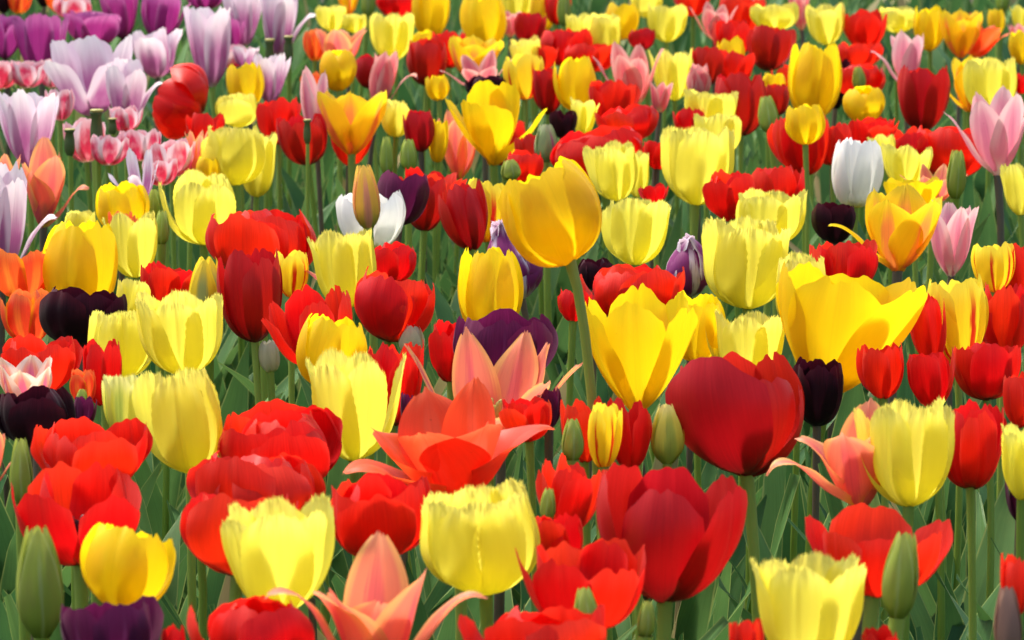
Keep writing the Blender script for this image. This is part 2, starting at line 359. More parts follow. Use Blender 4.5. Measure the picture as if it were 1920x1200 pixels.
# petal arrangements read off single flowers: (azimuth, extra tilt, extra curl at the tip, length, width); -90 faces the camera
HERO = {
 'coral1': [(176, 26, -26, 1.2, .55), (122, 2, -26, 1.12, 1.15), (55, 12, -26, 1.15, 1.2), (2, 30, -14, 1.15, .5), (25, 18, -26, 1.1, 1.1), (-95, 34, 0, .6, 1.2), (-30, 22, -12, .85, 1.2)],
 'coral2': [(196, 34, 54, 1.06, 1.4), (160, 24, -12, 1.0, 1.9), (112, 12, -14, 1.18, 1.7), (62, 2, -22, 1.2, 1.2), (6, 20, 50, 1.08, 2.0), (-48, 8, -4, .92, 2.2), (-118, 10, -6, .90, 2.2)],
 'coral3': [(187, 24, 66, 1.32, 1.1), (206, 20, 26, 1.0, 1.6), (100, -4, -20, 1.18, 1.6), (-22, 8, -22, 1.02, 1.9), (8, 26, 50, 1.28, .9), (-92, 4, -12, .74, 1.9), (-150, 12, 6, .88, 1.9)],
 'coral4': [(188, 36, 80, 1.2, 1.1), (160, 20, 40, 1.05, 1.6), (70, -4, -14, 1.1, 1.6), (-115, 10, 4, .92, 1.9), (-48, -4, -14, .86, 1.8), (14, 2, -12, .95, 1.5)],
 'coral5': [(175, 14, -14, .9, 1.7), (105, 0, -20, 1.15, 1.7), (4, 34, 40, 1.05, .9), (-60, 6, -20, 1.0, 1.9), (-125, 8, -22, .8, 1.8), (45, 4, -14, .95, 1.5)],
 'star':   [(180, 40, -6, 1.1, .9), (120, 18, -8, 1.05, 1.1), (60, 14, -10, 1.05, 1.1), (5, 34, 0, 1.1, .9), (-60, 26, 0, .9, 1.2), (-125, 28, 0, .9, 1.2)],
 'pink1':  [(-100, -4, -22, 1.0, 1.5), (175, -2, -16, .95, 1.3), (100, 0, -20, 1.0, 1.4), (0, 22, 60, 1.15, .8), (-40, -4, -22, 1.05, 1.4), (50, 0, -10, 1.0, 1.3)],
 'pink2':  [(178, 22, -16, 1.1, 1.0), (118, 10, -16, 1.1, 1.1), (60, 6, -22, 1.0, 1.3), (8, 20, -10, 1.1, 1.0), (-62, 6, -10, .85, 1.5), (-118, 10, -10, .95, 1.5)],
 'pink3':  [(184, 28, 22, 1.05, .9), (-105, 0, -22, 1.05, 1.5), (-50, 0, -20, 1.0, 1.5), (100, 0, -20, 1.05, 1.4), (20, 4, -12, 1.0, 1.2), (150, 6, -15, 1.0, 1.2)],
 'pinkbig': [(178, 22, 0, 1.05, .9), (-125, 8, -16, 1.0, 1.5), (-48, 10, -18, 1.05, 1.6), (60, 6, -15, 1.1, 1.3), (118, 6, -15, 1.05, 1.3), (0, 22, 0, 1.05, 1.2)],
 'slim':   [(120, -6, -30, 1.1, 1.3), (60, 8, -12, 1.1, 1.0), (-140, -8, -36, 1.0, 1.3), (150, -6, -30, 1.05, 1.2), (192, 66, 66, .8, .9)],
 'closed': [(-90, -8, -26, 1.0, 1.6), (30, -8, -30, 1.05, 1.6), (150, -8, -30, 1.05, 1.6), (-30, -9, -30, 1.0, 1.5), (90, -9, -30, 1.0, 1.5), (-150, -9, -30, 1.0, 1.5)],
 'crown':  [(-150, 4, -26, 1.0, 1.2), (-90, 2, -26, .9, 1.3), (-30, 4, -26, 1.0, 1.2), (30, 2, -26, 1.1, 1.2), (90, 2, -26, 1.1, 1.2), (150, 4, -26, 1.1, 1.2)],
 'lilyopen': [(-150, 6, -30, 1.0, 1.6), (-90, 2, -34, .85, 1.7), (-30, 6, -30, 1.0, 1.6), (30, 2, -30, 1.0, 1.5), (90, 2, -30, 1.0, 1.5), (150, 2, -30, 1.0, 1.5)],
 'yfan':   [(-152, 8, -22, 1.05, 1.6), (-90, 0, -30, .95, 1.9), (-28, 8, -22, 1.05, 1.6), (30, 4, -22, 1.05, 1.6), (90, 2, -22, 1.0, 1.6), (150, 4, -22, 1.05, 1.6)],
 'yflare': [(182, 28, 30, 1.0, .9), (-100, 2, -26, .95, 1.7), (-40, 2, -30, 1.0, 1.6), (30, 0, -30, 1.0, 1.5), (90, 2, -30, 1.05, 1.6), (140, 4, -26, 1.05, 1.4)],
 'yolily': [(180, 26, 34, 1.0, 1.0), (-122, 6, -22, 1.0, 1.8), (-45, 6, -26, 1.05, 1.8), (20, 10, -22, 1.1, 1.6), (80, 4, -26, 1.15, 1.7), (130, 6, -26, 1.1, 1.6)],
 'gold1':  [(-95, 2, -16, .80, 1.25), (176, 16, 2, 1.0, 1.1), (100, 2, -16, 1.02, 1.15), (50, 4, -16, 1.0, 1.15), (-14, 30, -2, 1.0, 1.2), (-145, 6, -14, .9, 1.2)],
 'gold2':  [(-92, 4, -16, .97, 1.2), (-160, 12, -10, 1.0, 1.1), (-28, 12, -14, 1.0, 1.1), (32, 8, -16, 1.08, 1.1), (92, 4, -16, 1.1, 1.1), (150, 8, -16, 1.06, 1.1)],
 'gold3':  [(-100, -3, -10, 1.02, 1.2), (184, 3, -12, 1.04, 1.1), (-38, 3, -8, 1.08, 1.3), (12, 4, -8, 1.08, 1.2), (78, 1, -12, 1.0, 1.3), (132, 2, -12, 1.02, 1.2)],
 'lilac1': [(-142, 14, -4, .86, 1.2), (-38, 14, 4, .84, 1.2), (92, 2, -12, 1.08, 1.25), (150, 4, -10, 1.06, 1.1), (30, 4, -10, 1.06, 1.1), (-90, 8, -6, .3, .8)],
 'lilac2': [(-118, 0, -16, 1.0, 1.2), (-55, 4, -14, .95, 1.2), (12, 18, 50, .98, .9), (60, 0, -16, 1.05, 1.2), (120, 0, -16, 1.05, 1.2), (178, 2, -12, 1.0, 1.1)],
 'splay':  [(176, 40, 0, 1.0, .6), (120, 4, -10, 1.0, .8), (55, 8, -10, 1.0, .8), (5, 30, -10, .9, .6), (-100, 24, 30, .7, .8)],
 'whiteopen': [(-150, 16, -8, 1.0, 1.2), (-30, 16, -8, 1.0, 1.2), (-90, 6, -16, .9, 1.2), (30, 14, -6, 1.05, 1.1), (90, 6, -10, 1.0, 1.2), (150, 14, -8, 1.0, 1.1)],
 'ragged': [(-150, 24, 20, 1.0, .8), (-80, 2, -10, 1.0, .9), (-20, 6, -14, 1.1, 1.0), (40, 2, -10, 1.1, 1.0), (100, 4, -10, 1.1, 1.1), (160, 12, 4, 1.05, .9)],
 'redhero': [(-98, 2, -10, .93, 1.0), (-30, 12, -4, 1.0, 1.05), (186, 8, -4, 1.02, .85), (136, 5, -6, 1.1, .95), (88, 3, -8, 1.06, 1.0), (30, 10, -2, 1.06, .95)],
 'redhero2': [(-116, 5, -12, 1.06, 1.45), (-46, 6, -10, .84, 1.1), (4, 18, -6, .76, .8), (180, 6, -8, .98, .9), (48, 8, -6, 1.0, .9), (108, 3, -8, 1.04, 1.1)],
 'redbowl': [(-150, 12, 2, .85, 1.1), (-92, 4, -8, .8, 1.25), (-30, 10, -6, .95, 1.15), (25, 12, -2, 1.1, 1.0), (92, 10, -4, 1.12, 1.3), (160, 16, 4, 1.0, 1.0)],
}

def petal(shape, rng, nu, nv, tilt=0, curl=0, length=1., width=1., inner=0., ruffle=.012, wonk=1.0):
    """grid of one petal in its own frame: +X outward, +Y across, +Z up; unit length"""
    al, wd, W, (ta, tp), fr, (k0, k1) = SHAPES[shape]
    t = np.linspace(0, 1.12, 90)
    a = np.interp(t, TT, al)
    a = np.convolve(np.pad(a, 6, mode='edge'), np.ones(13) / 13, 'valid')
    a = a + tilt * np.clip(t / .25, 0, 1) + curl * np.clip((t - .45) / .55, 0, 1.1) ** 1.5
    a = np.radians(a)
    dt = t[1] - t[0]
    r = .028 - .008 * inner + np.concatenate([[0], np.cumsum(np.sin(a))[:-1]]) * dt
    z = np.concatenate([[0], np.cumsum(np.cos(a))[:-1]]) * dt
    wt = np.interp(t, np.linspace(0, 1, 21), np.convolve(np.pad(np.interp(np.linspace(0, 1, 21), TT, wd), 2, mode='reflect', reflect_type='odd'), np.ones(5) / 5, 'valid'))
    r = r * (1 - .07 * inner)
    u = np.linspace(-1, 1, nu + 1)
    tip = 1 - ta * np.abs(u) ** tp
    if fr: wonk = wonk * .35
    tip += .02 * wonk * np.sin(u * rng.uniform(2, 6) + rng.uniform(0, 6)) * (1 - .5 * np.abs(u))
    tip += .012 * wonk * np.sin(u * rng.uniform(9, 15) + rng.uniform(0, 6))
    if fr == 0 and ta > .08:
        tip -= rng.choice([0, .02, .05]) * np.exp(-((u - rng.uniform(-.25, .25)) / .10) ** 2)
    v = np.linspace(0, 1, nv + 1) ** .9
    teeth = np.zeros(nu + 1)
    if fr:
        teeth = np.where(np.arange(nu + 1) % 2 == 0, 1., -.35) * rng.uniform(.25, 1.1, nu + 1) * fr
    tt = v[:, None] * (tip[None, :] * length)
    tt = tt + teeth[None, :] * np.clip((v[:, None] - .86) / .14, 0, 1) ** 1.3
    tq = np.clip(tt / length, 0, 1.1)
    half = np.interp(tq, t, wt) * W * width
    if fr:
        side = np.where(np.arange(nv + 1) % 2 == 0, 1., -.6) * rng.uniform(.2, 1, nv + 1) * fr * 1.2 * np.clip((v - .45) / .4, 0, 1)
        half = half * (1 + side[:, None] * (np.abs(u)[None, :] > .97))
    R_ = np.interp(tq, t, r) * length
    Z_ = np.interp(tq, t, z) * length
    A_ = np.interp(tq, t, a)
    kf = k0 + (k1 - k0) * tq
    Rc = np.maximum(R_, .10) * 1.06 / np.maximum(kf, .05)
    flat = np.clip((np.degrees(A_) - 38) / 40, 0, 1) * np.clip((tq - .35) / .3, 0, 1)      # reflexed parts lose their cupping
    Rc = Rc * (1 + 2.2 * flat)
    s = u[None, :] * half
    ang = np.clip(s / Rc, -1.5, 1.5)
    Y = Rc * np.sin(ang)
    d = Rc * (1 - np.cos(ang))
    nr, nz = np.cos(A_), -np.sin(A_)
    off = -d
    off = off + ruffle * np.sin(tq * rng.uniform(7, 13) + rng.uniform(0, 6) + 2 * np.sign(u)[None, :]) * np.abs(u[None, :]) ** 3 * np.clip(tq * 1.6 - .4, 0, 1)
    off = off - .012 * np.exp(-(u[None, :] / .10) ** 2) * np.clip(tq * 2, 0, 1) * rng.uniform(.2, 1.3)
    off = off + rng.uniform(-.002, .008) * np.exp(-((np.abs(u[None, :]) - rng.uniform(.2, .45)) / .14) ** 2) * np.clip(tq * 2, 0, 1)
    off = off + .016 * wonk * np.sin(u[None, :] * rng.uniform(1.5, 4) + rng.uniform(0, 6)) * np.sin(tq * rng.uniform(2, 6) + rng.uniform(0, 6))
    if shape == 'bud': off = off + .022 * np.abs(u[None, :]) ** 5 * np.clip(1.3 - tq, 0, 1)
    if fr:
        off = off + rng.normal(0, 1, (nv + 1, nu + 1)) * fr * .3 * np.clip((tq - .9) / .12, 0, 1)
        off = off + fr * .25 * np.sin(u[None, :] * 14 + rng.uniform(0, 6)) * np.clip((tq - .78) / .22, 0, 1)
    X = R_ + off * nr
    Zz = Z_ + off * nz
    tw = rng.normal(0, .06) * wonk
    Y = Y + tw * tq * R_
    return np.stack([X, Y, Zz], -1)

def spin(G, deg):
    c, s_ = math.cos(R(deg)), math.sin(R(deg))
    return G @ np.array(((c, s_, 0), (-s_, c, 0), (0, 0, 1)))

def flower_grids(kind, o, rng, big, wpx):
    shape = o.get('q') or KIND[kind][0]
    if kind == 'fy' and o.get('s'): shape = 'cup'
    fr = SHAPES[shape][4] > 0
    if big: nu, nv = (72, 22) if fr else (18, 18)
    else: nu, nv = (26, 12) if fr else (10, 10)
    res = []
    if o.get('h'):
        for k, (az, ti, cu, le, wi) in enumerate(HERO[o['h']]):
            gk = petal(shape, rng, nu, nv, ti + rng.normal(0, 2), cu, le, wi, inner=(k % 2) * .8, ruffle=.02)
            res.append(spin(gk, az))
        return res
    n = int(o.get('n', 8 if kind == 'ro' and big else 6))
    a0 = o.get('a', None)
    bud = shape == 'bud'
    if a0 is None: a0 = rng.uniform(15, 50) if bud else rng.uniform(0, 120)
    sd_ = {'fy': 3.6, 'ro': 5.5, 'rd': 3.5, 'gy': 2.5, 'bk': 5, 'pu': 4, 'lw': 5, 'mp': 6, 'or': 8}.get(kind, 2.5) * (.2 if bud else 1)
    tb, cb = (rng.normal(0, 4), rng.normal(0, 7)) if kind in ('fy', 'ro', 'mp') else (0, 0)
    for k in range(n):
        w_ = k // 3
        az = a0 + 120 * (k % 3) + 60 * w_ + (0 if bud else rng.normal(0, 6))
        tilt = rng.normal(0, sd_) - (4 * max(0, w_ - 1)) + (1.5 if w_ == 0 else 0)
        if kind == 'gy' and not o.get('s'): tilt += 3
        g_ = petal(shape, rng, nu, nv, tilt + tb, cb + rng.normal(0, sd_ * 1.2), rng.uniform(.94, 1.04) if not bud else 1.0,
                   rng.uniform(.95, 1.1), inner=min(w_, 2), ruffle=.006 if bud else (.022 if kind in ('ro', 'or', 'mp') else .012), wonk=.2 if bud else (1.3 if kind == 'ro' else 1.))
        res.append(spin(g_, az))
    return res

def lean_matrix(l, fwd):
    a, b = R(l), R(fwd)
    ry = np.array(((math.cos(a), 0, math.sin(a)), (0, 1, 0), (-math.sin(a), 0, math.cos(a))))
    rx = np.array(((1, 0, 0), (0, math.cos(b), -math.sin(b)), (0, math.sin(b), math.cos(b))))
    return ry @ rx

def leaf_grid(rng, L, wmax, az, bend, nv=12, nu=6, fold=.5, twist=0.):
    """a tulip leaf rising from the origin: broad channelled strap with a pointed tip"""
    t = np.linspace(0, 1, nv + 1)
    a = np.radians(4 + bend * t ** 1.6)
    dt = L / nv
    r = np.concatenate([[0], np.cumsum(np.sin(a))[:-1]]) * dt
    z = np.concatenate([[0], np.cumsum(np.cos(a))[:-1]]) * dt
    w_ = wmax * np.interp(t, [0, .15, .4, .65, .85, 1], [.45, .75, 1, .82, .42, .01])
    u = np.linspace(-1, 1, nu + 1)
    s = u[None, :] * w_[:, None]
    ph = rng.uniform(0, 6)
    f = fold * (1 - .6 * t)[:, None]
    Y = s * np.cos(f * np.abs(u)[None, :])
    off = np.abs(s) * np.sin(f) + .12 * wmax * np.sin(t * 9 + ph)[:, None] * np.sign(u)[None, :] * u[None, :] ** 2
    X = r[:, None] - off * np.cos(a)[:, None]
    Z = z[:, None] + off * np.sin(a)[:, None]
    tw = twist * t[:, None]
    X, Y = r[:, None] + (X - r[:, None]) * np.cos(tw) - Y * np.sin(tw), (X - r[:, None]) * np.sin(tw) + Y * np.cos(tw)
    return spin(np.stack([X, Y, Z], -1), az)

# ------------------------------------------------------------------ the bed
gx = np.linspace(-1, 1, 61); gx = np.sign(gx) * np.abs(gx) ** 2.2 * 60
gy_ = np.linspace(0, 1, 81) ** 2.4 * 120 - 2
G = np.zeros((81, 61, 3))
G[..., 0] = gx[None, :]; G[..., 1] = gy_[:, None]
G[..., 2] = .012 * np.sin(G[..., 0] * 9) * np.sin(G[..., 1] * 7) - .012
soil = link('ground', grid_mesh('ground', [G], [uvgrid(81, 61)], [M['soil']]))
soil['kind'] = 'structure'

